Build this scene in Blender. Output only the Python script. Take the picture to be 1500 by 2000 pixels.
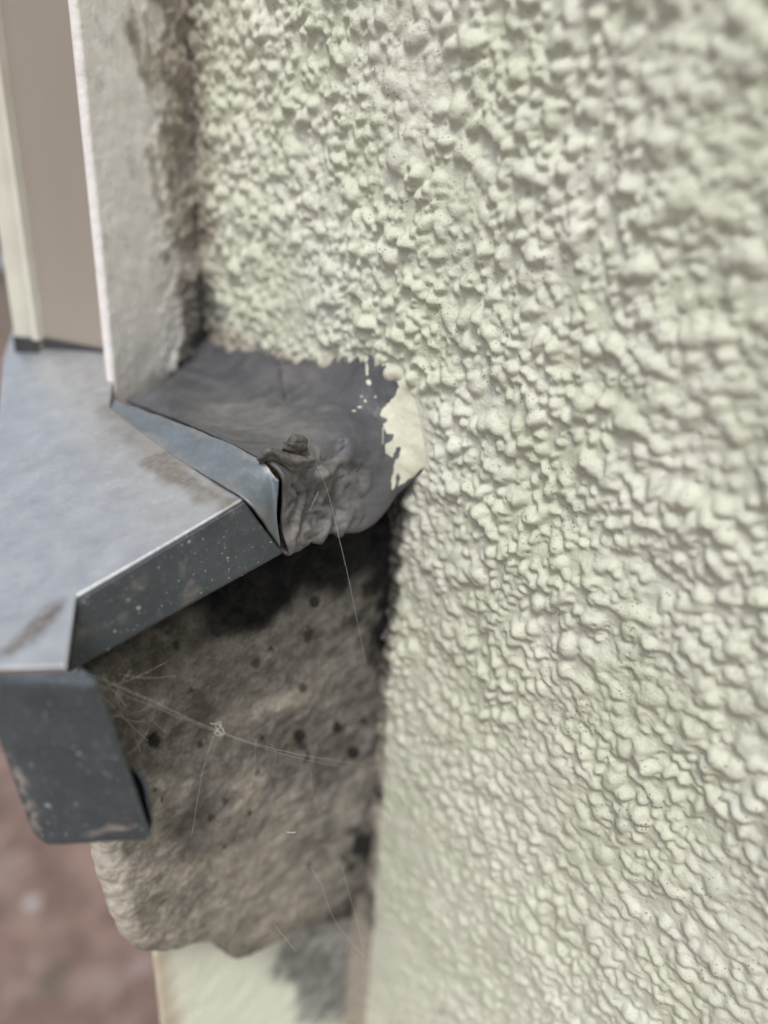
import bpy, math, random
import numpy as np
from mathutils import Vector, Matrix, noise as mnoise
random.seed(7); rng = np.random.default_rng(11)
scene = bpy.context.scene
for o in list(bpy.data.objects): bpy.data.objects.remove(o)

# ---------------------------------------------------------------- camera
FPX = 1500.0                               # focal length in pixels of the 1500x2000 picture
Z0 = 1.20                                  # camera height above the ground
CAM = np.array([-0.150, 0.0, Z0])          # the roughcast wall is the plane x = 0, its air side is -x
Fw = np.array([.630, .649, -.432]); Fw /= np.linalg.norm(Fw)
Dn = np.array([-.252, -.348, -.901]); Dn -= Fw*Dn.dot(Fw); Dn /= np.linalg.norm(Dn)
Rt = np.cross(Dn, Fw)
cam = bpy.data.cameras.new('camera'); camo = bpy.data.objects.new('camera', cam)
scene.collection.objects.link(camo); scene.camera = camo
M = Matrix.Identity(4)
for i in range(3):
    M[i][0] = Rt[i]; M[i][1] = -Dn[i]; M[i][2] = -Fw[i]; M[i][3] = CAM[i]
camo.matrix_world = M
cam.sensor_fit = 'VERTICAL'; cam.sensor_height = 36; cam.sensor_width = 27
cam.lens = 36*FPX/2000; cam.clip_start = .005; cam.clip_end = 500
cam.dof.use_dof = True; cam.dof.focus_distance = .194; cam.dof.aperture_fstop = 27/6.0
scene.render.resolution_x = 768; scene.render.resolution_y = 1024

# ---------------------------------------------------------------- light
SUN = Vector((-.42, -.27, .865)).normalized()        # direction towards the sun
w = bpy.data.worlds.new("World"); scene.world = w; w.use_nodes = True
nt = w.node_tree; nt.nodes.clear()
sky = nt.nodes.new('ShaderNodeTexSky'); sky.sky_type = 'NISHITA'; sky.sun_disc = False
sky.sun_elevation = math.asin(SUN.z); sky.sun_rotation = math.atan2(SUN.x, SUN.y)
sky.air_density = 1.0; sky.dust_density = 3.0; sky.ozone_density = 1.0
hs = nt.nodes.new('ShaderNodeHueSaturation'); hs.inputs['Saturation'].default_value = .42
bg = nt.nodes.new('ShaderNodeBackground'); bg.inputs[1].default_value = .15
out = nt.nodes.new('ShaderNodeOutputWorld')
nt.links.new(sky.outputs[0], hs.inputs['Color']); nt.links.new(hs.outputs[0], bg.inputs[0]); nt.links.new(bg.outputs[0], out.inputs[0])
sl = bpy.data.lights.new('sun', 'SUN'); sl.energy = 2.1; sl.angle = math.radians(19); sl.color = (1, .985, .955)
so = bpy.data.objects.new('sun', sl); scene.collection.objects.link(so)
so.rotation_euler = SUN.to_track_quat('Z', 'Y').to_euler()
scene.view_settings.view_transform = 'Standard'; scene.view_settings.look = 'None'
scene.view_settings.exposure = 0.02; scene.view_settings.gamma = 1

# ---------------------------------------------------------------- helpers
def ray(px, py):
    return Rt*((px-750)/FPX) + Dn*((py-1000)/FPX) + Fw
def PX(px, py, wmm):                       # point seen at a pixel, wmm millimetres out from the wall
    r = ray(px, py); t = (-wmm/1000 - CAM[0])/r[0]; return CAM + r*t
def PY(px, py, y):
    r = ray(px, py); return CAM + r*(y/r[1])
def PP(px, py, p0, n):
    r = ray(px, py); t = np.dot(np.array(p0)-CAM, n)/np.dot(r, n); return CAM + r*t
def PT(px, py, t): return CAM + ray(px, py)*t

def link(o, parent=None):
    scene.collection.objects.link(o)
    if parent: o.parent = parent
    return o
def mesh_obj(name, verts, faces, mat, parent=None, smooth=True):
    me = bpy.data.meshes.new(name)
    verts = np.asarray(verts, dtype=np.float32)
    if isinstance(faces, np.ndarray):
        nf, k = faces.shape
        me.vertices.add(len(verts)); me.vertices.foreach_set('co', verts.ravel())
        me.loops.add(nf*k); me.loops.foreach_set('vertex_index', faces.astype(np.int32).ravel())
        me.polygons.add(nf)
        me.polygons.foreach_set('loop_start', np.arange(0, nf*k, k, dtype=np.int32))
        try: me.polygons.foreach_set('loop_total', np.full(nf, k, dtype=np.int32))
        except Exception: pass
        me.update(calc_edges=True); me.validate()
    else:
        me.from_pydata([tuple(map(float, v)) for v in verts], [], faces); me.update()
    me.polygons.foreach_set('use_smooth', [smooth]*len(me.polygons))
    me.materials.append(mat)
    return link(bpy.data.objects.new(name, me), parent)
def attr(o, name, vals):
    a = o.data.attributes.new(name, 'FLOAT', 'POINT'); a.data.foreach_set('value', np.asarray(vals, dtype=np.float32).ravel())
def tag(o, label=None, cat=None, group=None, kind=None):
    if label: o['label'] = label
    if cat: o['category'] = cat
    if group: o['group'] = group
    if kind: o['kind'] = kind
    return o
def empty(name, loc):
    o = bpy.data.objects.new(name, None); o.empty_display_size = .02; link(o)
    o.location = tuple(map(float, loc)); return o
def keep(child, parent):                   # parent without moving the child
    child.parent = parent; child.matrix_parent_inverse = Matrix.Translation(parent.location).inverted(); return child
def gridfaces(nr, nc):
    i = np.arange(nr*nc).reshape(nr, nc)
    return np.stack([i[:-1, :-1], i[1:, :-1], i[1:, 1:], i[:-1, 1:]], -1).reshape(-1, 4)
def catmull(P, t):
    n = len(P); k = np.clip(int(math.floor(t)), 0, n-2); f = t-k
    p1, p2 = P[k], P[k+1]
    p0 = P[k-1] if k > 0 else 2*p1-p2
    p3 = P[k+2] if k+2 < n else 2*p2-p1
    return .5*((2*p1)+(p2-p0)*f+(2*p0-5*p1+4*p2-p3)*f*f+(3*p1-p0-3*p2+p3)*f**3)
def surf(ctrl, nu, nv):                    # ctrl[row][col] -> dense grid
    C = np.array(ctrl, dtype=float); R, K = C.shape[:2]
    A = np.array([[catmull(C[r], v) for v in np.linspace(0, K-1, nv)] for r in range(R)])
    B = np.array([catmull(A, u) for u in np.linspace(0, R-1, nu)])
    return B
def gauss(h, s):
    fy = np.fft.fftfreq(h.shape[0])[:, None]; fx = np.fft.rfftfreq(h.shape[1])[None, :]
    return np.fft.irfft2(np.fft.rfft2(h)*np.exp(-2*(math.pi*s)**2*(fy**2+fx**2)), s=h.shape)
def nfield(shape, s):
    g = gauss(rng.standard_normal(shape), s); return g/g.std()
def fbm(p, sc, oct=4):
    return mnoise.fractal(Vector(p)*sc, 1.0, 2.0, oct)
def sheetify(o, th, bev=0.0, off=-1):
    m = o.modifiers.new('thick', 'SOLIDIFY'); m.thickness = th; m.offset = off
    if bev:
        b = o.modifiers.new('bevel', 'BEVEL'); b.width = bev; b.segments = 2; b.limit_method = 'ANGLE'; b.angle_limit = .6
def inpoly(x, y, poly):
    c = np.zeros(x.shape, bool); n = len(poly)
    for i in range(n):
        x1, y1 = poly[i]; x2, y2 = poly[(i+1) % n]
        if y1 == y2: continue
        hit = ((y1 > y) != (y2 > y)) & (x < (x2-x1)*(y-y1)/(y2-y1)+x1); c ^= hit
    return c
def sstep(a, b, x):
    t = np.clip((x-a)/(b-a), 0, 1); return t*t*(3-2*t)

# ---------------------------------------------------------------- materials
class Mat:
    def __init__(s, name, rough=.8, metal=0, spec=.5):
        s.m = bpy.data.materials.new(name); s.m.use_nodes = True; s.t = s.m.node_tree
        s.b = s.t.nodes['Principled BSDF']; s.b.inputs['Roughness'].default_value = rough
        s.b.inputs['Metallic'].default_value = metal; s.b.inputs['Specular IOR Level'].default_value = spec
        s.co = s.n('ShaderNodeTexCoord').outputs['Object']
    def n(s, t): return s.t.nodes.new(t)
    def l(s, a, b): s.t.links.new(a, b)
    def noise(s, sc, det=4, rough=.55, dist=0, co=None, stretch=None):
        n = s.n('ShaderNodeTexNoise'); n.inputs['Scale'].default_value = sc; n.inputs['Detail'].default_value = det
        n.inputs['Roughness'].default_value = rough; n.inputs['Distortion'].default_value = dist
        c = co or s.co
        if stretch:
            mp = s.n('ShaderNodeMapping'); mp.inputs['Scale'].default_value = stretch; s.l(c, mp.inputs[0]); c = mp.outputs[0]
        s.l(c, n.inputs['Vector']); return n.outputs['Fac']
    def vor(s, sc, rnd=1):
        n = s.n('ShaderNodeTexVoronoi'); n.inputs['Scale'].default_value = sc; n.inputs['Randomness'].default_value = rnd
        s.l(s.co, n.inputs['Vector']); return n
    def ramp(s, f, a, b, lo=0., hi=1.):
        n = s.n('ShaderNodeMapRange'); n.interpolation_type = 'SMOOTHSTEP'
        n.inputs[1].default_value = a; n.inputs[2].default_value = b; n.inputs[3].default_value = lo; n.inputs[4].default_value = hi
        s.l(f, n.inputs[0]); return n.outputs[0]
    def math(s, op, a, b=None):
        n = s.n('ShaderNodeMath'); n.operation = op
        for i, v in enumerate((a, b)):
            if v is None: continue
            if isinstance(v, (int, float)): n.inputs[i].default_value = v
            else: s.l(v, n.inputs[i])
        return n.outputs[0]
    def mix(s, f, a, b):
        n = s.n('ShaderNodeMix'); n.data_type = 'RGBA'
        if isinstance(f, (int, float)): n.inputs[0].default_value = f
        else: s.l(f, n.inputs[0])
        for i, v in ((6, a), (7, b)):
            if isinstance(v, tuple): n.inputs[i].default_value = v+(1,)
            else: s.l(v, n.inputs[i])
        return n.outputs[2]
    def at(s, name):
        n = s.n('ShaderNodeAttribute'); n.attribute_name = name; return n.outputs['Fac']
    def color(s, c):
        if isinstance(c, tuple): s.b.inputs['Base Color'].default_value = c+(1,)
        else: s.l(c, s.b.inputs['Base Color'])
    def rough(s, f): s.l(f, s.b.inputs['Roughness'])
    def bump(s, h, dist, st=1.0):
        n = s.n('ShaderNodeBump'); n.inputs['Distance'].default_value = dist; n.inputs['Strength'].default_value = st
        s.l(h, n.inputs['Height']); s.l(n.outputs[0], s.b.inputs['Normal'])

CREAM = (.58, .60, .475)
def speckle(m, sc, thr, seedmix=.5):       # small round paint spatter of varying size
    v = m.vor(sc); size = m.math('MULTIPLY', m.math('POWER', v.outputs['Color'], 6), thr)
    sep = m.n('ShaderNodeSeparateColor'); m.l(v.outputs['Color'], sep.inputs[0])
    rad = m.math('MULTIPLY', m.math('POWER', sep.outputs[0], 7), thr)
    d = m.math('SUBTRACT', rad, v.outputs['Distance'])
    return m.ramp(d, 0, .04)

# roughcast
m = Mat('painted_roughcast', .72, 0, .35); RC = m
base = m.mix(m.ramp(m.noise(25, 3), .35, .68), CREAM, (.635, .64, .545))
base = m.mix(m.ramp(m.noise(60, 5, .7), .50, .72, 0, .45), base, (.47, .475, .41))
base = m.mix(m.ramp(m.noise(260, 5, .7), .56, .70, 0, .45), base, (.40, .40, .345))
pv = m.vor(1500); ps = m.n('ShaderNodeSeparateColor'); m.l(pv.outputs['Color'], ps.inputs[0])
pits = m.ramp(m.math('SUBTRACT', m.math('MULTIPLY', m.ramp(ps.outputs[0], .72, 1.0), .45), pv.outputs['Distance']), 0, .08)
pz = m.ramp(m.noise(70, 4, .6), .47, .58)
base = m.mix(m.math('MULTIPLY', m.math('MULTIPLY', pits, pz), .8), base, (.16, .12, .08))
tan = m.mix(m.ramp(m.noise(300, 5, .65), .35, .65), (.44, .39, .33), (.25, .215, .175))
base = m.mix(m.at('tan'), base, tan)
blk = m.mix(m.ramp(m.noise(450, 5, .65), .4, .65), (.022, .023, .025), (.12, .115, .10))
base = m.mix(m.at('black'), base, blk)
m.color(base)
m.bump(m.math('ADD', m.noise(1400, 4, .6), m.math('MULTIPLY', m.noise(420, 3), 1.5)), .00025)

m = Mat('smooth_cream_render', .75, 0, .3); SC = m
c = m.mix(m.ramp(m.noise(40, 3), .3, .7), (.84, .86, .74), (.79, .81, .69))
c = m.mix(m.at('tan'), c, (.46, .36, .25))
c = m.mix(m.at('black'), c, m.mix(m.ramp(m.noise(160, 5, .6), .35, .65), (.13, .13, .12), (.34, .34, .33)))
m.color(c); m.bump(m.noise(300, 4), .0004)

# weathered stone
m = Mat('weathered_stone', .9, 0, .2); ST = m
c = m.mix(m.ramp(m.noise(160, 8, .75), .33, .66), (.115, .108, .096), (.28, .262, .235))
c = m.mix(m.ramp(m.noise(38, 6, .7, .3), .46, .66), c, (.33, .305, .265))
c = m.mix(m.ramp(m.noise(700, 4, .7), .56, .68, 0, .6), c, (.06, .055, .05))
c = m.mix(m.ramp(m.noise(55, 5, .6, .2), .50, .72, 0, .55), c, (.075, .066, .055))
c = m.mix(m.ramp(m.noise(150, 3, .5, 0), .64, .76, 0, .6), c, (.035, .03, .026))
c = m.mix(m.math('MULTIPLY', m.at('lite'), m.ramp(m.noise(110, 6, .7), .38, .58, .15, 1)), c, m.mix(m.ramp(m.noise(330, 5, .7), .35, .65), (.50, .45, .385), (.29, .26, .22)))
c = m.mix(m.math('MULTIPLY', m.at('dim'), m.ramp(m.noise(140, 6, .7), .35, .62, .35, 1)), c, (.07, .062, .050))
c = m.mix(m.at('pale'), c, m.mix(m.ramp(m.noise(260, 5, .6), .35, .7), (.62, .59, .51), (.40, .36, .29)))
mould = m.mix(m.ramp(m.noise(230, 5, .65), .38, .66), (.004, .004, .005), (.018, .018, .018))  # mould black, also used for the shade painted on the stone
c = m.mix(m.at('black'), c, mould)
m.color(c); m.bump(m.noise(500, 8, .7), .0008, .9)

# zinc
def zinc(name, tint, r0, r1, metal, speck, dirt=False):
    m = Mat(name, .45, metal, .5)
    k_ = .9 if metal > .7 else .78
    a = m.ramp(m.noise(90, 5, .6), .3, .7)
    c = m.mix(a, tuple(x*k_ for x in tint), tint)
    c = m.mix(m.ramp(m.noise(500, 5, .7), .48, .75, 0, .22 if metal > .7 else .45), c, tuple(min(1, x*1.5) for x in tint))
    c = m.mix(m.ramp(m.noise(35, 4, .6, 1, None, (1, 1, 3)), .5, .75, 0, .12 if metal > .7 else .35), c, tuple(x*.5 for x in tint))
    if dirt:
        c = m.mix(m.at('dirt'), c, m.mix(m.ramp(m.noise(500, 4, .6), .35, .65), (.40, .36, .325), (.25, .225, .20)))
    sp = m.math('MAXIMUM', speckle(m, 520, .30*speck), speckle(m, 1300, .34*speck))
    c = m.mix(m.math('MULTIPLY', sp, .85), c, (.50, .50, .45))
    v2 = m.noise(1500, 2, .5); c = m.mix(m.ramp(v2, .68, .76, 0, .5), c, (.45, .47, .48))
    m.color(c)
    r = m.ramp(m.noise(150, 4), .3, .7, r0, r1); 
    m.rough(m.math('MAXIMUM', r, m.math('MULTIPLY', sp, .9)))
    m.bump(m.noise(900, 4, .6), .00008)
    return m
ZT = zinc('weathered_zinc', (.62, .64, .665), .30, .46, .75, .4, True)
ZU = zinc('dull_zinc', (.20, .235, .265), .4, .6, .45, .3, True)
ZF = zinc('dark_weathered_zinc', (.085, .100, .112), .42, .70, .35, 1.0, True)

m = Mat('rubber_membrane', .55, 0, .4); RB = m
c = m.mix(m.ramp(m.noise(90, 4, .6), .35, .7), (.068, .070, .078), (.100, .102, .112))
c = m.mix(m.ramp(m.noise(260, 5, .7, 1), .58, .72, 0, .3), c, (.18, .172, .165))
c = m.mix(m.at('dust'), c, m.mix(m.ramp(m.noise(200, 5, .65), .3, .7), (.21, .197, .183), (.125, .12, .117)))
c = m.mix(m.at('paint'), c, m.mix(m.ramp(m.noise(200, 4), .35, .7), (.62, .62, .49), (.52, .52, .42)))
m.color(c); m.rough(m.math('MAXIMUM', m.ramp(m.noise(120, 3), .3, .7, .42, .6), m.math('MULTIPLY', m.at('dust'), .9)))
m.bump(m.noise(500, 5, .6), .0003, .7)
m = Mat('torn_membrane', .7, 0, .3); TM = m
m.color(m.mix(m.ramp(m.noise(260, 6, .65, 1), .35, .68), (.060, .056, .052), (.15, .14, .128)))
m.bump(m.noise(400, 5, .6), .00025)
m = Mat('hollow_shade_brown', .5, 0, .4); HSB = m  # dark brown that paints the shade of the hollow under the curl
m.color(m.mix(m.ramp(m.noise(400, 4), .4, .6), (.07, .045, .02), (.16, .10, .04)))

m = Mat('pale_jamb_paint', .8, 0, .3); JP = m
c = m.mix(m.ramp(m.noise(60, 5, .6, .6), .35, .7), (.83, .79, .76), (.88, .86, .83))
c = m.mix(m.ramp(m.noise(28, 4, .6, 1, None, (1, 1, .5)), .56, .75, 0, .6), c, (.60, .50, .45))
c = m.mix(m.ramp(m.noise(150, 5, .6), .56, .72, 0, .5), c, (.46, .44, .41))
c = m.mix(m.at('tan'), c, m.mix(m.ramp(m.noise(170, 5, .65), .35, .62), (.46, .41, .345), (.235, .205, .17)))
c = m.mix(m.at('black'), c, (.07, .068, .068))
m.color(c); m.bump(m.noise(260, 6, .65), .0005)
m = Mat('taupe_frame_paint', .55, 0, .4); TP = m
m.color(m.mix(m.ramp(m.noise(20, 4, .5, 0, None, (1, 1, .3)), .3, .7), (.30, .262, .222), (.335, .295, .252)))
m = Mat('cream_frame_paint', .5, 0, .4); CP = m
m.color(m.mix(m.ramp(m.noise(90, 3), .3, .7), (.60, .585, .50), (.66, .65, .56)))
m = Mat('black_gasket_and_shade', .6, 0, .3); GK = m  # gasket rubber, and the painted shade inside the hem
m.color(m.mix(m.noise(200, 3), (.03, .032, .036), (.07, .07, .075)))
m = Mat('spider_silk', .5, 0, .4); SK = m
m.color(m.mix(m.noise(900, 2), (.55, .52, .46), (.75, .73, .68)))

m = Mat('brown_ground', .95, 0, .2); GR = m
c = m.mix(m.ramp(m.noise(14, 6, .7), .32, .68), (.15, .098, .082), (.32, .225, .19))
c = m.mix(m.ramp(m.noise(45, 4, .6), .52, .72, 0, .7), c, (.25, .17, .14))
c = m.mix(m.ramp(m.noise(9, 3, .6), .54, .68, 0, .6), c, (.13, .125, .09))
c = m.mix(m.ramp(m.noise(7, 6, .75), .54, .66, 0, .55), c, (.36, .31, .29))
v = m.vor(16); sep = m.n('ShaderNodeSeparateColor'); m.l(v.outputs['Color'], sep.inputs[0])
peb = m.ramp(m.math('SUBTRACT', m.math('MULTIPLY', m.ramp(sep.outputs[0], .86, 1.0), .34), v.outputs['Distance']), 0, .1)
c = m.mix(peb, c, (.46, .43, .42)); m.color(c); m.bump(m.noise(60, 6, .65), .01)

# ---------------------------------------------------------------- ground
g = mesh_obj('ground', [(-60, -60, 0), (60, -60, 0), (60, 60, 0), (-60, 60, 0)], [(0, 1, 2, 3)], GR.m, None, False)
tag(g, 'brown mottled ground far below the ledge', kind='structure')

# ---------------------------------------------------------------- roughcast wall (real relief)
S = .0004
yA, yB, zA, zB = -.075, .268, Z0-.37, Z0+.10
ny, nz = int((yB-yA)/S), int((zB-zA)/S)
h = np.zeros((ny, nz))
cell = .0052
def splat(n, r0, r1, k0, k1):
    global h
    for _ in range(n):
        cy, cz = rng.uniform(0, ny), rng.uniform(0, nz)
        r = rng.uniform(r0, r1)**1.0; a = rng.uniform(.75, 1.3); th = rng.uniform(0, math.pi)
        ht = r*rng.uniform(k0, k1); R = int(r*1.5/S)+2
        i0, i1, j0, j1 = max(0, int(cy)-R), min(ny, int(cy)+R), max(0, int(cz)-R), min(nz, int(cz)+R)
        if i1 <= i0 or j1 <= j0: continue
        Y, Zg = np.mgrid[i0:i1, j0:j1]; Y = (Y-cy)*S; Zg = (Zg-cz)*S
        c_, s_ = math.cos(th), math.sin(th)
        u = (Y*c_+Zg*s_)*a; v = (-Y*s_+Zg*c_)/a
        d = np.clip(1-(u*u+v*v)/(r*r), 0, None)
        hh = ht*np.power(d, rng.uniform(.55, 1.0))
        h[i0:i1, j0:j1] = np.maximum(h[i0:i1, j0:j1], hh) + .22*np.minimum(h[i0:i1, j0:j1], hh)
area = (yB-yA)*(zB-zA)
splat(int(area/.0027**2), .0008, .0016, .6, 1.05)
splat(int(area/.0054**2), .0013, .0026, .6, 1.05)
splat(int(area/.016**2), .0022, .0036, .5, .85)
h = gauss(h, .9)*1.08
for _ in range(2600):                     # pinholes and small voids between the grains
    cy, cz = int(rng.uniform(4, ny-5)), int(rng.uniform(4, nz-5)); q = rng.uniform(.8, 1.9)
    Y, Zg = np.mgrid[-4:5, -4:5]; h[cy-4:cy+5, cz-4:cz+5] -= rng.uniform(.0004, .0012)*np.exp(-(Y*Y+Zg*Zg)/(q*q))
dens = nfield(h.shape, 22)
h = h*(.82+.20*np.clip(dens, -1.6, 1.2)) + nfield(h.shape, 14)*.00035 + nfield(h.shape, 4)*.00012 + nfield(h.shape, 1.6)*.00004
h *= 1.0
ys = yA + (np.arange(ny)+.5)*S; zs = zA + (np.arange(nz)+.5)*S
# outer, coarser rows and columns
yo = np.arange(-.9, yA, .005); zlo = np.arange(.0, zA, .006); zhi = np.arange(zB+.003, 2.2, .006)
Yall = np.concatenate([yo, ys]); Zall = np.concatenate([zlo, zs, zhi])
iy = np.concatenate([(np.arange(len(yo))*13) % ny, np.arange(ny)])
iz = np.concatenate([(np.arange(len(zlo))*13) % nz, np.arange(nz), (np.arange(len(zhi))*13) % nz])
H = h[np.ix_(iy, iz)]
YY, ZZ = np.meshgrid(Yall, Zall, indexing='ij')
def blob(cy, cz, ry, rz): return np.exp(-(((YY-cy)/ry)**2+((ZZ-cz)/rz)**2))
pn = PX(805, 850, 0)
H = H*(1-.93*np.exp(-((((YY-pn[1])/.0085)**2+((ZZ-pn[2])/.013)**2)**2)))
# wall is smoother low down beside the stone
lowb = PX(740, 1700, 0)
H = H*(1-.60*np.exp(-(((YY-lowb[1]-.005)/.045)**2))*sstep(lowb[2]+.12, lowb[2]-.01, ZZ))*(1.08-.28*sstep(lowb[2]+.18, lowb[2]+.02, ZZ))
gx = np.gradient(H, axis=1)
V = np.stack([-H, YY+0*H, ZZ-H*.20], -1)
# smooth return of the wall edge into the jamb
edge = sstep(.262, .268, YY); V[..., 0] += edge*.004
wall = mesh_obj('roughcast_wall', V.reshape(-1, 3), gridfaces(len(Yall), len(Zall))[:, ::-1], RC.m)
N1 = np.zeros_like(H); N1[:, :] = nfield(h.shape, 7)[np.ix_(iy, iz)]
N2 = nfield(h.shape, 2.5)[np.ix_(iy, iz)]
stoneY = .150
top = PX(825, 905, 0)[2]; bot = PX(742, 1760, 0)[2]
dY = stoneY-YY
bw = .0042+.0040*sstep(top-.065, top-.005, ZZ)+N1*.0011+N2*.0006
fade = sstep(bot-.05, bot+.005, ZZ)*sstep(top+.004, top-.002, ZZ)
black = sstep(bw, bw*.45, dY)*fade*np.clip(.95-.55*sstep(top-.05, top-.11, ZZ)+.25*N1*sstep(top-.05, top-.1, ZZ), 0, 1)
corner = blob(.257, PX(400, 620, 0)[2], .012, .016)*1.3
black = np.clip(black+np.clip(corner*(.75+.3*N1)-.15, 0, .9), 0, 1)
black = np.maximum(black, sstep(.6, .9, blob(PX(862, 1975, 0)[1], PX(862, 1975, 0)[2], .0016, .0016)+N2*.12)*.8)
tanA = sstep(.241+N1*.0025, .258+N1*.003, YY)*.95
zb = np.interp(YY, [.14, .152, .164, .205, .259], [PX(775, 765, 0)[2]-.02, PX(775, 755, 0)[2], PX(720, 735, 0)[2], PX(560, 712, 0)[2], PX(400, 645, 0)[2]])
low = sstep(.0065, .0005, ZZ-zb-N1*.0014-N2*.001)*(YY > .146)
tanA = np.maximum(tanA, low*.85)
tanA = np.maximum(tanA, sstep(.012, .0, dY+N1*.002)*sstep(bot+.01, bot-.02, ZZ)*.12)
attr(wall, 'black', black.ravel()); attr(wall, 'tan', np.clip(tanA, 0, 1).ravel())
tag(wall, 'cream painted roughcast wall with lumpy pebbled render filling the right side', 'wall')

# ---------------------------------------------------------------- zinc ledge
FY = .1405
B = PY(475, 980, FY); Cc = PY(150, 1170, FY); A = PY(548, 1078, FY-.001); Ebot = PY(133, 1308, FY-.001)
slope = (B[2]-Cc[2])/(B[0]-Cc[0]); n_sheet = np.array([-slope, 0, 1.])
def SH(px, py, up=0): return PP(px, py, Cc+np.array([0, 0, up]), n_sheet)
ledge = empty('zinc_ledge', (Cc[0], Cc[1], Cc[2]))
tag(ledge, 'grey weathered zinc ledge capping with folded drip edges, resting on the dark stone sill', 'ledge')
E = SH(130, 1309); F = SH(-45, 1314); G = SH(8, 704); Gb = SH(30, 640); Hh = SH(224, 690); UB = SH(215, 800); UB1 = SH(345, 897)
# dense top sheet inside the outline
outline = [B, Cc, E, F, G, Gb, Hh, UB, UB1]
pl = [(p[0], p[1]) for p in outline]
def fan_sheet(name, pts, mat, parent, dens=70, rings=60):
    c = SH(100, 900); n = len(pts); ring = []
    for i in range(n):
        a, b = pts[i], pts[(i+1) % n]
        for k in range(dens): ring.append(a+(b-a)*k/dens)
    ring = np.array(ring); L = len(ring)
    vs = [c+(ring[j]-c)*(.12+.88*(k/rings)) for k in range(rings) for j in range(L)]+[c+(ring[j]-c) for j in range(L)]
    fs = [tuple(range(L))]
    for k in range(rings):
        for j in range(L):
            a = k*L+j; b = k*L+(j+1) % L; fs.append((a, a+L, b+L, b))
    return mesh_obj(name, vs, fs, mat, None)
top_s = fan_sheet('top_sheet', np.array(outline), ZT.m, ledge)
co = np.array([v.co for v in top_s.data.vertices])
nn = np.array([fbm(p, 70) for p in co]); nlow = np.array([fbm(p, 14, 2) for p in co]); n2 = np.array([fbm(p, 260, 3) for p in co])
def segd(p, a, b):
    ab = b-a; t = np.clip(((p-a)@ab)/ab.dot(ab), 0, 1); return np.linalg.norm(p-(a+t[:, None]*ab), axis=1)
d1 = segd(co, SH(20, 1275), SH(110, 1195)); dirt = sstep(.0042, .0008, d1*(1+.0)+nn*.0022+n2*.001)*.95
d2 = segd(co, UB, B); dirt = np.maximum(dirt, sstep(.007, .0005, d2+nn*.006)*.55)
d3 = segd(co, SH(300, 905), SH(450, 985)); dirt = np.maximum(dirt, sstep(.0060, .001, d3+nn*.004+n2*.001)*.8)
d4 = segd(co, E, F); dirt = np.maximum(dirt, sstep(.0012, .0002, d4+n2*.0005)*.3)
dirt = np.maximum(dirt, sstep(.05, .5, n2-.12)*.15)
attr(top_s, 'dirt', dirt)
m3 = np.array([0, 0, 1.]); co2 = co + m3*(nlow*.0006*sstep(.006, .02, np.linalg.norm(co-SH(100, 900), axis=1)))[:, None]
top_s.data.vertices.foreach_set('co', co2.astype(np.float32).ravel()); top_s.data.update()
sheetify(top_s, .0008); keep(top_s, ledge)

def panel(name, c00, c10, c11, c01, mat, parent, nu=90, nv=60, th=.0008, warp=.0002, edgecut=0, bev=0):
    V = []
    for i in range(nu+1):
        for j in range(nv+1):
            a, b = i/nu, j/nv
            p = (c00*(1-a)+c10*a)*(1-b)+(c01*(1-a)+c11*a)*b
            V.append(p)
    V = np.array(V); nrm = np.cross(c10-c00, c01-c00); nrm /= np.linalg.norm(nrm)
    wv = np.array([fbm(p, 60, 3) for p in V]); V = V+nrm*(wv*warp)[:, None]
    o = mesh_obj(name, V, gridfaces(nu+1, nv+1), mat); sheetify(o, th, bev, 0)
    keep(o, parent); return o, V
# downturned flange (folded over at the top edge, hem at the bottom)
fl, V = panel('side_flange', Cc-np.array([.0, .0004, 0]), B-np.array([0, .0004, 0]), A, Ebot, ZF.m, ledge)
attr(fl, 'dirt', np.clip([fbm(p, 150)*.7-.25 for p in V], 0, .4))
# flange lower hem: narrow rounded fold
def tube(name, pts, rad, mat, parent=None, seg=8):
    pts = [np.array(p, float) for p in pts]; vs = []; fs = []
    rads = rad if isinstance(rad, (list, tuple)) else [rad]*len(pts)
    for i, p in enumerate(pts):
        d = pts[min(i+1, len(pts)-1)]-pts[max(i-1, 0)]; d /= np.linalg.norm(d)+1e-12
        a = np.cross(d, [0, 0, 1.]) if abs(d[2]) < .9 else np.cross(d, [1., 0, 0]); a /= np.linalg.norm(a); b = np.cross(d, a)
        for k in range(seg):
            t = 2*math.pi*k/seg; vs.append(p+(a*math.cos(t)+b*math.sin(t))*rads[i])
    for i in range(len(pts)-1):
        for k in range(seg):
            a0 = i*seg+k; a1 = i*seg+(k+1) % seg; fs.append((a0, a1, a1+seg, a0+seg))
    fs.append(tuple(range(seg))[::-1]); fs.append(tuple(range((len(pts)-1)*seg, len(pts)*seg)))
    o = mesh_obj(name, vs, fs, mat)
    if parent: keep(o, parent)
    return o
o = tube('flange_hem', [Ebot*(1-k/20)+A*(k/20)+np.array([0, .0005, 0]) for k in range(21)], .00085, ZF.m); keep(o, ledge); attr(o, 'dirt', np.zeros(len(o.data.vertices)))
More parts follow.
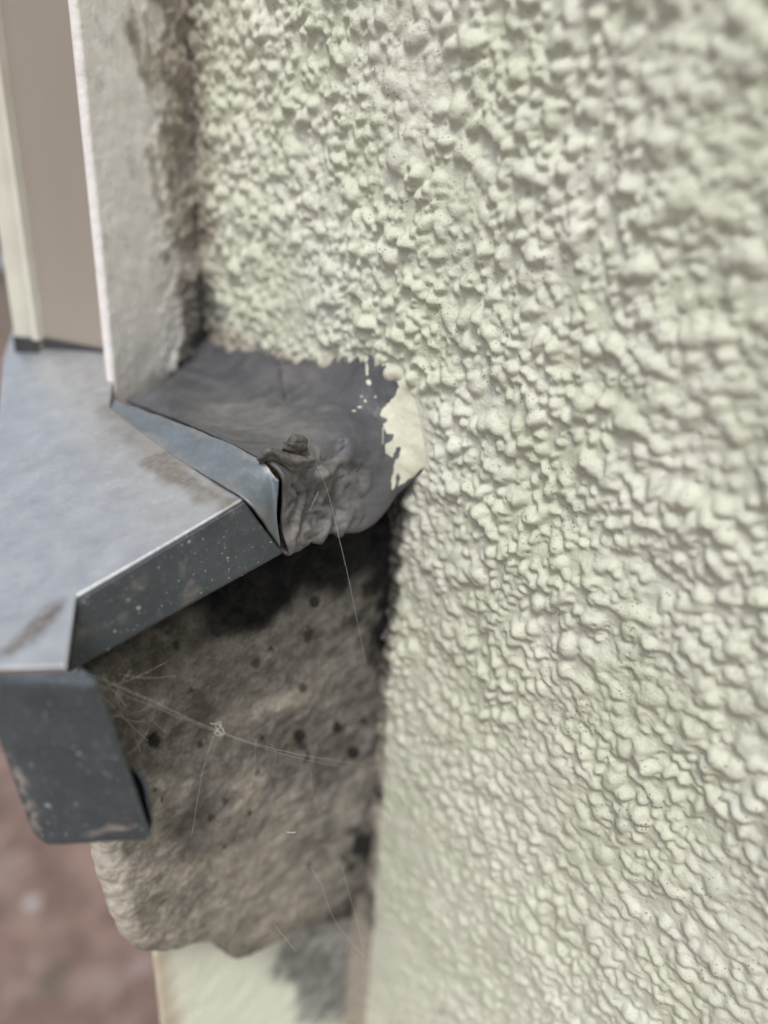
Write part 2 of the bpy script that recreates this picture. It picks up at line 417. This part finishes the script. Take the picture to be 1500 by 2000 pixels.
# front apron with rounded lower corner, hem return
drop = np.array([0, 0, -.0005])
P0 = SH(150, 1310)+drop; L0 = SH(-45, 1313)+drop; t1 = .1600
P1 = PT(290, 1640, .1605); L1 = PT(76, 1650, .1605)
nu, nv = 110, 110; AV = []
nrm = np.cross(L0-P0, P1-P0); nrm /= np.linalg.norm(nrm)
if nrm.dot(Fw) > 0: nrm = -nrm
topR = SH(182, 1330)+drop
ks = [0, .05, .5, 1.0]
rp = [P0, topR, (topR+P1)/2, P1]; lp = [L0, L0*.95+L1*.05, (L0*.95+L1*.05+L1)/2, L1]
for i in range(nu+1):
    b = i/nu
    pr = np.array([np.interp(b, ks, [q[k] for q in rp]) for k in range(3)])
    plf = np.array([np.interp(b, ks, [q[k] for q in lp]) for k in range(3)])
    for j in range(nv+1):
        a = j/nv; p = pr*(1-a)+plf*a
        if b > .86:                                    # clipped lower left corner
            cut = (b-.86)/.14; p = p+(pr-plf)*(a**6)*cut**2*.10
        p = p - nrm*(.0011*max(0, 1-a/.04)**2) - nrm*.0006*max(0, (b-.97)/.03)**2
        p = p + nrm*.0002*fbm(p, 70, 3)
        AV.append(p)
AV = np.array(AV)
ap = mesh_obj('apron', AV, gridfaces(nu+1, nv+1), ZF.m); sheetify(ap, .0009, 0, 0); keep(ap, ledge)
bb, aa = np.meshgrid(np.linspace(0, 1, nu+1), np.linspace(0, 1, nv+1), indexing='ij')
nz_ = np.array([fbm(p, 330, 4) for p in AV]).reshape(bb.shape); nl = np.array([fbm(p, 90, 3) for p in AV]).reshape(bb.shape)
d = 1.2*sstep(.06, .0, np.abs((1-aa)-.05)+nz_*.07)*sstep(.35, .6, bb)*sstep(.95, .8, bb)
d = np.maximum(d, sstep(.035, .0, np.abs(bb-.91-(aa-.3)*.10)+nz_*.03)*sstep(.02, .12, aa)*sstep(.62, .35, aa))
d = np.maximum(d, sstep(.02, .0, 1-bb+nz_*.03)*.6*sstep(.7, .3, aa))
attr(ap, 'dirt', np.clip(d, 0, .9).ravel())
# return lip behind the apron's right edge
st = [((240, 1498), (262, 1502)), ((253, 1535), (284, 1535)), ((265, 1572), (292, 1575)), ((276, 1608), (294, 1608)), ((284, 1634), (288, 1636))]
rows = []
for (a, b) in st:
    rows.append([PT(a[0], a[1], .1612), PT(a[0]-1, a[1], .168), PT(b[0]-2, b[1], .169), PT(b[0], b[1], .1625)])
G3 = surf(rows, 40, 24)
ch = mesh_obj('hem_channel', G3.reshape(-1, 3), gridfaces(40, 24), GK.m); sheetify(ch, .0004, 0, 0); keep(ch, ledge)  # zinc channel coloured black to paint in the shade of its cavity
rim = tube('return_lip', [PT(x, y, .1625) for x, y in ((256, 1500), (272, 1512), (284, 1535), (292, 1572), (295, 1605), (290, 1630), (282, 1638))], .00055, ZF.m, ledge, 10)
attr(rim, 'dirt', np.zeros(len(rim.data.vertices)))
# outer downturn on the far long side of the sheet (mostly outside the picture)
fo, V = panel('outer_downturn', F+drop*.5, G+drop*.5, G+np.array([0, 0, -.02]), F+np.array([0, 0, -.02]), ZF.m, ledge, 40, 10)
attr(fo, 'dirt', np.zeros(len(V)))
# upstand along the wall side
ub = [SH(213, 802), SH(345, 897), B+np.array([.0006, 0, .0002]), PT(548, 1072, np.dot(A-CAM, Fw))+np.array([.0005, .0012, 0])]
ut = [PX(226, 784, 52.5), PX(360, 832, 50.5), PX(497, 893, 49.5), PX(543, 938, 49)]
mid = [(a+b)/2+np.array([-.0006, 0, -.0004]) for a, b in zip(ub, ut)]
G3 = surf([ub, mid, ut], 40, 120); Gf = G3.reshape(-1, 3)
Gf = Gf+np.array([[0, 0, 1.]])*np.array([fbm(p, 120, 4)*.0004 for p in Gf])[:, None]
up = mesh_obj('upstand', Gf, gridfaces(40, 120), ZU.m); sheetify(up, .0008, 0, 0); keep(up, ledge)
vv = np.linspace(0, 1, 40)[:, None]+0*np.linspace(0, 1, 120)[None]; n4 = np.array([fbm(p, 200, 4) for p in Gf]).reshape(vv.shape)
attr(up, 'dirt', np.clip(sstep(.35, .0, vv+n4*.3)*.35+sstep(.9, 1.0, vv+n4*.15)*.5, 0, 1).ravel())

# ---------------------------------------------------------------- rubber membrane closing the ledge to the wall
cols = [
 [(250, 785, 50), (285, 768, 44), (325, 745, 30), (362, 712, 12), (385, 655, -1)],
 [(368, 828, 49), (402, 815, 40), (432, 790, 27), (458, 745, 11), (478, 680, -1)],
 [(498, 890, 49), (512, 858, 39), (535, 822, 26), (555, 770, 11), (568, 698, -1)],
 [(548, 925, 48), (585, 880, 36), (622, 828, 23), (642, 775, 10), (655, 698, -1)],
 [(553, 975, 47), (622, 928, 33), (682, 856, 20), (715, 800, 8), (745, 700, -1)],
 [(550, 1030, 47), (628, 985, 32), (705, 925, 18), (760, 858, 6), (812, 765, -1)],
 [(562, 1083, 46), (642, 1042, 31), (712, 1030, 18), (778, 965, 6), (834, 905, -1)]]
C = [[PX(*q) for q in c] for c in cols]
for i in range(5): C[1][i][2] += [0, -.0010, -.0015, -.0005, 0][i]
C.append([p+np.array([-.0005, .011, .0015]) for p in C[-1]])
NU, NV = 320, 200
Gm = surf(C, NU, NV)
W = np.zeros((NU, NV)); 
uu, vvm = np.meshgrid(np.linspace(0, 7, NU), np.linspace(0, 4, NV), indexing='ij')
for i in range(NU):
    for j in range(NV):
        p = Gm[i, j]; W[i, j] = fbm(p, 60, 3)*.0010+fbm(p, 230, 3)*.00028
# dent folds near the torn corner
def gl(u, v, su, sv): return np.exp(-((uu-u)/su)**2-((vvm-v)/sv)**2)
W += .0022*np.exp(-((uu-4.1-.5*(vvm-1.2))/.12)**2-((vvm-1.1)/.45)**2) - .0014*gl(3.9, 1.5, .35, .3)
W += .0016*np.exp(-((uu-3.0+.3*vvm)/.10)**2)*sstep(2.6, 2.9, vvm)*sstep(4, 3.5, vvm)+.0010*np.exp(-((vvm-2.6-.2*np.sin(uu*2))/.12)**2)*sstep(3.8, 2.8, uu)
fx = np.array([[fbm(Gm[i, j], 90, 2) for j in range(NV)] for i in range(NU)])
fy = np.array([[fbm(Gm[i, j]+3, 160, 3) for j in range(NV)] for i in range(NU)])
msk = sstep(3.3, 4.0, uu+fx*.6)*sstep(1.95, 1.25, vvm+fx*.5)*sstep(7.0, 6.4, uu)
W += msk*(.0016*(.55-np.abs(np.sin(math.pi*(vvm*1.7+.25*uu+1.1*fx))))+.0008*(.5-2.2*np.abs(fy)))
W *= sstep(0, .25, vvm)
nmm = np.cross(np.gradient(Gm, axis=0), np.gradient(Gm, axis=1)); nmm /= np.linalg.norm(nmm, axis=-1)[..., None]
if nmm[NU//2, NV//2].dot(Fw) > 0: nmm = -nmm
Gm = Gm+nmm*W[..., None]
flash = empty('rubber_flashing', Gm[NU//2, NV//2])
mem = mesh_obj('membrane', Gm.reshape(-1, 3), gridfaces(NU, NV), RB.m); sheetify(mem, .0010, 0, 1 if False else 0); keep(mem, flash)
# pixel-like chart only to lay the paint edge and dust where they sit on the rubber
def proj(P):
    d = P-CAM; z = d@Fw; return 750+FPX*(d@Rt)/z, 1000+FPX*(d@Dn)/z
X_, Y_ = proj(Gm.reshape(-1, 3)); f1 = np.array([fbm(p, 300, 4) for p in Gm.reshape(-1, 3)]); f2 = np.array([fbm(p, 110, 3) for p in Gm.reshape(-1, 3)])
paint_poly = [(735, 690), (760, 722), (780, 752), (772, 775), (748, 795), (742, 812), (757, 818), (746, 830), (752, 845), (770, 848), (768, 858), (752, 868), (752, 885), (764, 893), (773, 880), (774, 872), (784, 873), (782, 890), (770, 900), (769, 920), (762, 940), (764, 958), (773, 940), (776, 925), (782, 930), (776, 950), (800, 935), (850, 890), (860, 700)]
paint = inpoly(X_+f1*2.5, Y_+f1*2.5, paint_poly).astype(float)
for (a, b, r1, r2) in ((719, 722, 2.5, 13), (722, 748, 5, 5), (714, 786, 1.5, 4), (703, 797, 4, 1.5), (707, 776, 1.5, 1.5), (735, 776, 2, 1.5), (690, 805, 4, 1.5), (716, 700, 4, 10)):
    paint = np.maximum(paint, ((((X_-a)/r1)**2+((Y_-b)/r2)**2+f1*.8) < 1).astype(float))
seam = ((np.abs(X_-746+(Y_-850)*.02) < 2) & (Y_ > 835) & (Y_ < 868)).astype(float)*.5
paint = np.maximum(paint, seam)
attr(mem, 'paint', np.where(uu.ravel() > 6.15, 0, paint))
dust = sstep(55, 12, np.abs(Y_-(812+(X_-420)*.16))+f2*38)*sstep(330, 420, X_)*sstep(680, 560, X_)*.85
dust = np.maximum(dust, sstep(30, 5, np.hypot(X_-655, (Y_-918)*1.2)+f1*12)*.6)
dust = np.maximum(dust, sstep(.25, .9, f2*1.6)*.35)
dust = np.maximum(dust, msk.ravel()*(.8+f1*1.0))
dust = np.maximum(dust, sstep(860, 1010, Y_+f2*60)*sstep(540, 600, X_)*sstep(790, 660, X_)*.75)
dust = np.maximum(dust, sstep(28, 6, np.abs(Y_-735-(X_-560)*.05)+f2*18)*sstep(480, 540, X_)*sstep(660, 600, X_)*.5)
attr(mem, 'dust', np.clip(dust*.8, 0, 1))
tag(flash, 'dark grey rubber flashing flap between zinc ledge and roughcast wall, torn at its corner', 'flashing')

def crumple(name, ctrl, nu, nv, amp, mat, parent, sc=180, th=.0006, seed=0):
    G_ = surf([[PT(*q) if len(q) == 3 else q for q in r] for r in ctrl], nu, nv)
    nm = np.cross(np.gradient(G_, axis=0), np.gradient(G_, axis=1)); nm /= np.linalg.norm(nm, axis=-1)[..., None]+1e-12
    Wd = np.array([[1.2-3.2*abs(fbm(G_[i, j]+seed, sc, 2))+.10*fbm(G_[i, j]+seed, sc*4, 2) for j in range(nv)] for i in range(nu)])
    G_ = G_+nm*(Wd*amp)[..., None]
    # ragged rim
    for i in range(nu):
        G_[i, 0] += (G_[i, 1]-G_[i, 0])*4*fbm(G_[i, 0]+seed, 700, 2); G_[i, -1] += (G_[i, -2]-G_[i, -1])*4*fbm(G_[i, -1]+seed, 700, 2)
    o = mesh_obj(name, G_.reshape(-1, 3), gridfaces(nu, nv), mat); sheetify(o, th, 0, 0); keep(o, parent); return o
def tt(px, py, dt=0):                       # a little in front of the membrane near its torn corner
    return (px, py, np.dot(PX(px, py, 44 - (px-560)*.105)-CAM, Fw)-.0010+dt)
crumple('curled_flap', [[tt(507, 892, .001), tt(530, 876, .001), tt(562, 884, .001), tt(592, 893, .001), tt(614, 890, .001)],
                        [tt(502, 897, -.0015), tt(528, 880, -.003), tt(560, 889, -.003), tt(590, 901, -.002), tt(616, 897, 0)],
                        [tt(508, 907, -.0005), tt(530, 897, -.002), tt(554, 906, -.002), tt(578, 920, -.001), tt(606, 912, 0)]], 80, 140, .0005, TM.m, flash, 170, .00018, 6)
crumple('torn_tongue', [[tt(550, 892, .0008), tt(566, 896, .0002), tt(586, 898, .0002), tt(606, 892, .001)],
                        [tt(552, 872, -.0015), tt(568, 868, -.0030), tt(586, 866, -.0026), tt(603, 873, -.0005)],
                        [tt(552, 862, .001), tt(570, 852, -.0004), tt(592, 850, -.0008), tt(606, 862, .001)]], 70, 80, .0006, TM.m, flash, 200, .00018, 9)
crumple('hollow_shade_patch', [[tt(514, 908, .001), tt(530, 902, 0), tt(550, 908, .001)], [tt(522, 918, .001), tt(540, 912, 0), tt(556, 920, .001)],
                         [tt(538, 936, .002), tt(550, 930, .001), tt(560, 936, .002)]], 40, 30, .0002, HSB.m, flash, 300, .0006, 12)  # dark patch painted in for the shaded hole beneath the curled flap

# ---------------------------------------------------------------- stone sill block
qd = np.array([.45, .89, 0.]); qd /= np.linalg.norm(qd)
SP = [(168, 1290), (172, 1400), (180, 1520), (190, 1650), (203, 1725), (226, 1800), (252, 1852), (285, 1874), (330, 1876), (385, 1858), (420, 1852), (445, 1876), (468, 1890), (510, 1872), (560, 1848), (640, 1842), (770, 1812),
      (800, 1500), (830, 1000), (700, 1000), (560, 1060), (350, 1190)]
op = [PY(a, b, stoneY) for a, b in SP]; op2 = [(p[0], p[2]) for p in op]
cx, cz = np.mean([p[0] for p in op2]), np.mean([p[1] for p in op2])
NA, NR, NB = 620, 150, 60
def radius(th):
    dx, dz = math.cos(th), math.sin(th); best = 1e-3
    for i in range(len(op2)):
        x1, z1 = op2[i]; x2, z2 = op2[(i+1) % len(op2)]
        ex, ez = x2-x1, z2-z1; den = dx*ez-dz*ex
        if abs(den) < 1e-12: continue
        t = ((x1-cx)*ez-(z1-cz)*ex)/den; s = ((x1-cx)*dz-(z1-cz)*dx)/den
        if -1e-6 <= s <= 1+1e-6 and t > best: best = t
    return best
ra = np.array([radius(2*math.pi*k/NA) for k in range(NA)])
ra = np.real(np.fft.ifft(np.fft.fft(ra)*np.exp(-(np.fft.fftfreq(NA)*NA/95)**2)))
th = 2*math.pi*np.arange(NA)/NA
vs = []; pale = []
la, lb = PY(500, 1868, stoneY), PY(742, 1712, stoneY)
for k in range(NR+NB):
    f = min(1, (k+1)/NR); 
    back = 0 if k < NR else ((k-NR+1)/NB)**1.4*.30
    rr = ra*f
    edge = np.clip((rr-(ra-.006))/.006, 0, 1); yb = .006*(1-np.sqrt(1-edge**2*.999)) if k < NR else np.full(NA, .006)
    X = cx+np.cos(th)*rr; Zv = cz+np.sin(th)*rr
    # undercut below the chipped ledge
    zl = la[2]+(X-la[0])*(lb[2]-la[2])/(lb[0]-la[0])
    und = sstep(.0, .004, zl-Zv+.0)*sstep(la[0]-.012, la[0]+.006, X)
    Y = stoneY+yb+und*.008+back*qd[1]
    X = X+back*qd[0]
    for a in range(NA): vs.append((X[a], Y[a], Zv[a]))
vs = np.array(vs)
f1 = np.array([fbm(p, 45, 4) for p in vs]); f2 = np.array([fbm(p+5, 210, 4) for p in vs])
dirv = np.stack([np.cos(th), np.zeros(NA), np.sin(th)], -1); dirv = np.tile(dirv, (NR+NB, 1))
k_ = np.repeat(np.arange(NR+NB), NA); wr = sstep(NR*.86, NR, k_)
vs = vs+np.array([0, -1., 0])*((f1*.0009+f2*.0007)*(1-wr))[:, None]+dirv*((f1*.0010+f2*.0005)*wr)[:, None]
fc = []
idx = np.arange((NR+NB)*NA).reshape(NR+NB, NA); nxt = np.roll(idx, -1, axis=1)
fc = np.stack([idx[:-1], idx[1:], nxt[1:], nxt[:-1]], -1).reshape(-1, 4)
stone = mesh_obj('stone_sill', vs, fc[:, ::-1] if False else fc, ST.m)
pX, pY = proj(vs)
wedge = np.interp(pY, [1290, 1650, 1740, 1860, 1900], [205, 232, 254, 262, 262])
pale = sstep(14, -14, pX-wedge+f2*16+f1*6)*sstep(1500, 1640, pY)
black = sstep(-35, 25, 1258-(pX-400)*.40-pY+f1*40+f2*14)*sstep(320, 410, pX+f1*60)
black = np.maximum(black, sstep(0, 200, 1370-(pX-200)*.3-pY+f1*60)*.8)                     # mould plus painted-in shade under the drip edge
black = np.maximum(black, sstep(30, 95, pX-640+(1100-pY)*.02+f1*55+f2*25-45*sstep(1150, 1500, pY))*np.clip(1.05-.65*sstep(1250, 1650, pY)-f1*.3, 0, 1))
for (a, b, r) in ((430, 1212, 34), (298, 1448, 15), (660, 1420, 12), (720, 1648, 36), (585, 1437, 10), (690, 1470, 10), (615, 1175, 10), (740, 1725, 16)):
    black = np.maximum(black, sstep(1.25, .75, np.hypot(pX-a, pY-b)/r+f2*.55)*.9)
for k in range(34):
    a, b = rng.uniform(300, 745), rng.uniform(1150, 1700); r_ = rng.uniform(2, 7)*(1+.6*(a > 560))
    sel = np.abs(pX-a)+np.abs(pY-b) < 40
    black[sel] = np.maximum(black[sel], sstep(1.3, .6, np.hypot(pX[sel]-a, (pY[sel]-b)*.8)/r_+f2[sel]*1.6)*.7)
black = np.maximum(black, sstep(0, 25, pY-(1868-(pX-500)*.645)+f2*20)*sstep(480, 560, pX)*.65)  # shade painted into the recess below the chipped ledge
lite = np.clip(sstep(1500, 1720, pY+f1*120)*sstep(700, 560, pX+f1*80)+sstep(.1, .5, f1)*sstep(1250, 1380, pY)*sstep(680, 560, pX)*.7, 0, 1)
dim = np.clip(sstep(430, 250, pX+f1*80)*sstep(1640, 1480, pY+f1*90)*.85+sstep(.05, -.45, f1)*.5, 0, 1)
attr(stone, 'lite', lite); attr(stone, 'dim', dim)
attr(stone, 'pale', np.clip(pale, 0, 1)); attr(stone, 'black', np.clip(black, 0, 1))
tag(stone, 'mould stained weathered stone sill block with rounded chipped lower edge, under the zinc ledge', 'stone sill')

# ---------------------------------------------------------------- smooth wall under the sill
def prism(name, plan, z0, z1, mat, parent=None, nz=1, dens=1, amp=0, smooth=False):
    pts = []
    n = len(plan)
    for i in range(n):
        a = np.array(plan[i]); b = np.array(plan[(i+1) % n])
        for k in range(dens): pts.append(a+(b-a)*k/dens)
    L = len(pts); vs = []
    for k in range(nz+1):
        z = z0+(z1-z0)*k/nz
        for p in pts: vs.append(np.array([p[0], p[1], z]))
    vs = np.array(vs)
    if amp:
        c = vs.mean(0); dv = vs-c; dv[:, 2] = 0; dv /= np.linalg.norm(dv, axis=1)[:, None]
        vs = vs+dv*np.array([fbm(p, 130, 4)*amp+fbm(p, 500, 3)*amp*.35 for p in vs])[:, None]
    fs = [(k*L+j, k*L+(j+1) % L, (k+1)*L+(j+1) % L, (k+1)*L+j) for k in range(nz) for j in range(L)]
    fs.append(tuple(range(L))[::-1]); fs.append(tuple(range(nz*L, nz*L+L)))
    o = mesh_obj(name, vs, fs, mat, None, smooth); return o, vs
py_ = .160
pl0 = PY(300, 1885, py_)
plan = [(pl0[0], py_), (.02, py_), (.16, py_+.28), (pl0[0]+qd[0]*.30, py_+qd[1]*.30)]
pb, vs = prism('smooth_wall', plan, 0, PY(400, 1800, py_)[2], SC.m, None, 600, 40, .0004, True)
pX, pY = proj(vs)
f1 = np.array([fbm(p, 60, 4) for p in vs]); f2 = np.array([fbm(p, 250, 3) for p in vs])
attr(pb, 'tan', .7*sstep(360, 310, pX+f1*10-(pY-1900)*.22)*(pY > 1700)*1.0)
attr(pb, 'black', np.clip(sstep(30, -15, np.abs(pX-640)-75+np.abs(pY-1915)*.35+f1*55)*sstep(2040, 1960, pY+f2*30)+sstep(1920, 1880, pY+f1*30)*sstep(480, 600, pX)*.8, 0, .95))
tag(pb, 'smooth pale cream rendered wall face below the stone sill with a grey stain', 'wall')

# ---------------------------------------------------------------- window surround and frame
def shxy(px, py): p = SH(px, py); return (p[0], p[1])
J = SH(215, 750); zt = 2.2
jx, jy = J[0], J[1]
plan = [(jx, jy), (jx+.020, jy+.0095), (.002, .259), (.03, .262), (.03, .33), (jx+.030, jy+.053)]
plan[0] = (jx+.0015, jy)
seg = []
def zdense():
    return np.concatenate([np.linspace(Z0-.105, Z0+.12, 420), np.linspace(Z0+.14, zt, 12)])
zz = zdense(); pts = []
pp = [(jx-.000, jy+.0022), (jx+.0004, jy+.0008), (jx+.0018, jy)] + plan[1:]
for i in range(len(pp)):
    a = np.array(pp[i]); b = np.array(pp[(i+1) % len(pp)]); dn = max(1, int(np.linalg.norm(b-a)/.0007)) if i < 4 else 6
    for k in range(dn): pts.append(a+(b-a)*k/dn)
L = len(pts); vs = np.array([[p[0], p[1], z] for z in zz for p in pts])
sf = np.array([(p[0]-jx)/(0-jx) for p in pts]); sf = np.clip(np.tile(sf, len(zz)), 0, 1)
f1 = np.array([fbm(p, 90, 4) for p in vs]); f2 = np.array([fbm(p, 330, 3) for p in vs])
rg = sstep(.45, .75, sf)
vs[:, 1] -= (f1*(.0003+.0020*rg)+f2*(.00012+.0010*rg))*sstep(0, .08, sf)
fs = [(k*L+j, k*L+(j+1) % L, (k+1)*L+(j+1) % L, (k+1)*L+j) for k in range(len(zz)-1) for j in range(L)]
# ragged bottom: the paint hangs lower at the corner and is bitten away in the middle
sp, _ = fs, 0
jamb = mesh_obj('window_surround', vs, fs, JP.m)
zrel = vs[:, 2]-(Z0-.08)
attr(jamb, 'tan', np.clip(sstep(.56, .74, sf+f1*.26-.12*sstep(.11, .0, zrel)+.07)*.9, 0, 1))
attr(jamb, 'black', np.clip(sstep(.70, .95, sf+f1*.30+.08)*sstep(.050, .006, zrel)*.9+sstep(.006, .0, zrel+f2*.003)*sstep(.2, .6, sf)*.6, 0, 1))
tag(jamb, 'pale chipped painted stone window surround standing on the ledge beside the roughcast', 'window surround')

fr = empty('window_frame', (*shxy(150, 690), SH(150, 690)[2]))
a0 = np.array(shxy(235, 692)); a1 = np.array(shxy(92, 684)); dv = (a1-a0)/np.linalg.norm(a1-a0); nin = np.array([-dv[1], dv[0]]);
if nin[0] < 0: nin = -nin
zb0 = SH(150, 690)[2]-.004
o, _ = prism('frame_board', [a0, a1, a1+nin*.02, a0+nin*.02], zb0+.003, zt, TP.m); keep(o, fr)
g0 = a0-nin*.0012; g1 = a1-nin*.0012
o, _ = prism('gasket', [g0, g1, a1+nin*.001, a0+nin*.001], zb0-.004, zb0+.0072, GK.m); keep(o, fr)
c0 = a1-nin*.0035; c1 = np.array(shxy(66, 690)); c2 = np.array(shxy(34, 690))
bead = [c0, (c0+c1)/2-nin*.0010, c1, c1+nin*.003, (c1+c2)/2+nin*.001, c2, c2+nin*.03, a1+nin*.03]
o, _ = prism('frame_post', bead, zb0+.003, zt, CP.m); keep(o, fr)
o, _ = prism('post_foot', [c0-nin*.001, c2-nin*.001, c2+nin*.01, a1+nin*.01], zb0-.004, zb0+.0068, GK.m); keep(o, fr)
tag(fr, 'taupe window frame board with cream corner post at the left edge, behind the pale surround', 'window frame')

# ---------------------------------------------------------------- cobwebs
def strand(name, pts, r, parent, sag=0, seg=5, fuzz=0):
    ps = [PT(*p) for p in pts]; n = 60; P = np.array(ps); out = []
    for t in np.linspace(0, len(ps)-1, n):
        out.append(catmull(P, t)+np.array([rng.normal(), rng.normal(), rng.normal()])*fuzz)
    return tube(name, out, r, SK.m, parent, seg)
web = empty('cobweb', PT(420, 1425, .178))
strand('strand', [(150, 1305, .163), (280, 1362, .168), (420, 1425, .178), (560, 1468, .196), (745, 1500, .26)], .000032, web, fuzz=.00004)
strand('strand', [(185, 1335, .164), (300, 1380, .170), (425, 1430, .178), (600, 1485, .2), (742, 1506, .262)], .00002, web, fuzz=.00003)
strand('strand', [(420, 1430, .178), (400, 1490, .178), (386, 1560, .18), (375, 1630, .185)], .000025, web, fuzz=.00003)
strand('strand', [(240, 1395, .168), (228, 1350, .166), (255, 1310, .165)], .00003, web, fuzz=.00004)
strand('strand', [(250, 1475, .168), (270, 1455, .168), (290, 1425, .168)], .00003, web, fuzz=.00003)
Vb = []; 
strand('silk_knot', [(412, 1412, .1775), (430, 1418, .1775), (418, 1432, .1778), (434, 1436, .1772), (420, 1422, .177), (428, 1410, .1776), (440, 1432, .1778)], .00006, web, fuzz=.00012)
for k in range(7):
    x0, y0 = 190+rng.uniform(0, 40), 1325+rng.uniform(-10, 90); a = rng.uniform(-.5, 1.3); Ls = rng.uniform(40, 170); t0 = .166
    strand('fine_strand', [(x0, y0, t0), (x0+Ls*.5*math.cos(a)+4, y0+Ls*.5*math.sin(a)+6, t0+.006), (x0+Ls*math.cos(a), y0+Ls*math.sin(a), t0+.012)], rng.uniform(.000014, .000028), web, fuzz=.00004)
for k in range(5):
    x0 = rng.uniform(300, 620); y0 = 1385+(x0-300)*.30; Ls = rng.uniform(30, 150)
    strand('fine_strand', [(x0, y0, .175), (x0+rng.uniform(-12, 12), y0+Ls*.5, .180), (x0+rng.uniform(-30, 30), y0+Ls, .186)], rng.uniform(.000012, .000022), web, fuzz=.00004)
tag(web, 'grey cobweb thread with a small knot strung across the dark stone from ledge to wall', 'cobweb')
w2 = empty('cobweb_thread', PT(655, 1020, .205))
strand('strand', [(618, 905, .198), (640, 960, .200), (662, 1050, .203), (685, 1150, .205), (715, 1300, .215)], .000028, w2, fuzz=.00002)
strand('strand', [(622, 960, .198), (615, 975, .197), (604, 998, .197)], .00003, w2, fuzz=.00002)
tag(w2, 'single fine cobweb thread hanging from the torn rubber flap in front of the stone', 'cobweb')
w3 = empty('cobweb_threads', PT(640, 1750, .21))
strand('strand', [(605, 1690, .208), (628, 1730, .209), (655, 1800, .212), (712, 1870, .22)], .000026, w3, fuzz=.00004)
strand('strand', [(668, 1690, .212), (680, 1740, .213), (700, 1810, .216), (712, 1868, .22)], .000026, w3, fuzz=.00004)
strand('strand', [(535, 1805, .204), (555, 1830, .205), (578, 1858, .206)], .000026, w3, fuzz=.00003)
strand('strand', [(560, 1625, .205), (568, 1626, .205), (577, 1626, .205)], .00008, w3, fuzz=.00002)
tag(w3, 'fine cobweb threads clinging to the lower right of the stone block above the stain', 'cobweb')

# ---------------------------------------------------------------- far background glimpsed left of the frame
def boxo(name, c, s, mat, parent=None, bev=.02, amp=0):
    import bmesh
    bm = bmesh.new(); bmesh.ops.create_cube(bm, size=1)
    for v in bm.verts: v.co = Vector((v.co.x*s[0], v.co.y*s[1], v.co.z*s[2]))
    if bev: bmesh.ops.bevel(bm, geom=bm.edges[:], offset=bev, segments=2, affect='EDGES')
    me = bpy.data.meshes.new(name); bm.to_mesh(me); bm.free(); me.materials.append(mat)
    o = bpy.data.objects.new(name, me); link(o)
    o.location = tuple(c)
    if parent: keep(o, parent)
    return o
m = Mat('red_brick', .85); br = m.n('ShaderNodeTexBrick'); br.inputs['Scale'].default_value = 9
br.inputs['Color1'].default_value = (.30, .055, .045, 1); br.inputs['Color2'].default_value = (.22, .05, .04, 1); br.inputs['Mortar'].default_value = (.3, .26, .22, 1)
m.l(m.co, br.inputs['Vector']); m.color(br.outputs['Color']); RBK = m
m = Mat('concrete_coping', .85); m.color(m.mix(m.noise(20), (.30, .33, .37), (.42, .44, .47))); CC = m
m = Mat('hedge_leaf', .7); m.color(m.mix(m.noise(30), (.035, .06, .028), (.07, .10, .045))); HL = m
d = ray(0, 560); gp = CAM+d*(5.0/d[1])
bw_ = empty('garden_wall', (gp[0], gp[1], 0)); 
boxo('brickwork', (gp[0]-.3, gp[1], .21), (3.0, .22, .42), RBK.m, bw_, .004)
boxo('coping', (gp[0]-.3, gp[1], .445), (3.06, .28, .045), CC.m, bw_, .008)
tag(bw_, 'low red brick garden wall, blurred far behind at the left edge of the window frame', 'garden wall')
hv = []; hf = []
for _ in range(5200):
    p = np.array([gp[0]-.4+rng.uniform(-1.6, 1.6), gp[1]+.75+rng.uniform(-.3, .3), rng.uniform(.02, .86)+rng.normal()*.04])
    a = rng.normal(size=3); a /= np.linalg.norm(a); b = np.cross(a, rng.normal(size=3)); b /= np.linalg.norm(b); s = .035
    k = len(hv); hv += [p-a*s, p+b*s*.45, p+a*s, p-b*s*.45]; hf.append((k, k+1, k+2, k+3))
hd = mesh_obj('hedge', hv, hf, HL.m, None, False); tag(hd, 'dark green clipped hedge behind the low red brick wall, far left', 'hedge')
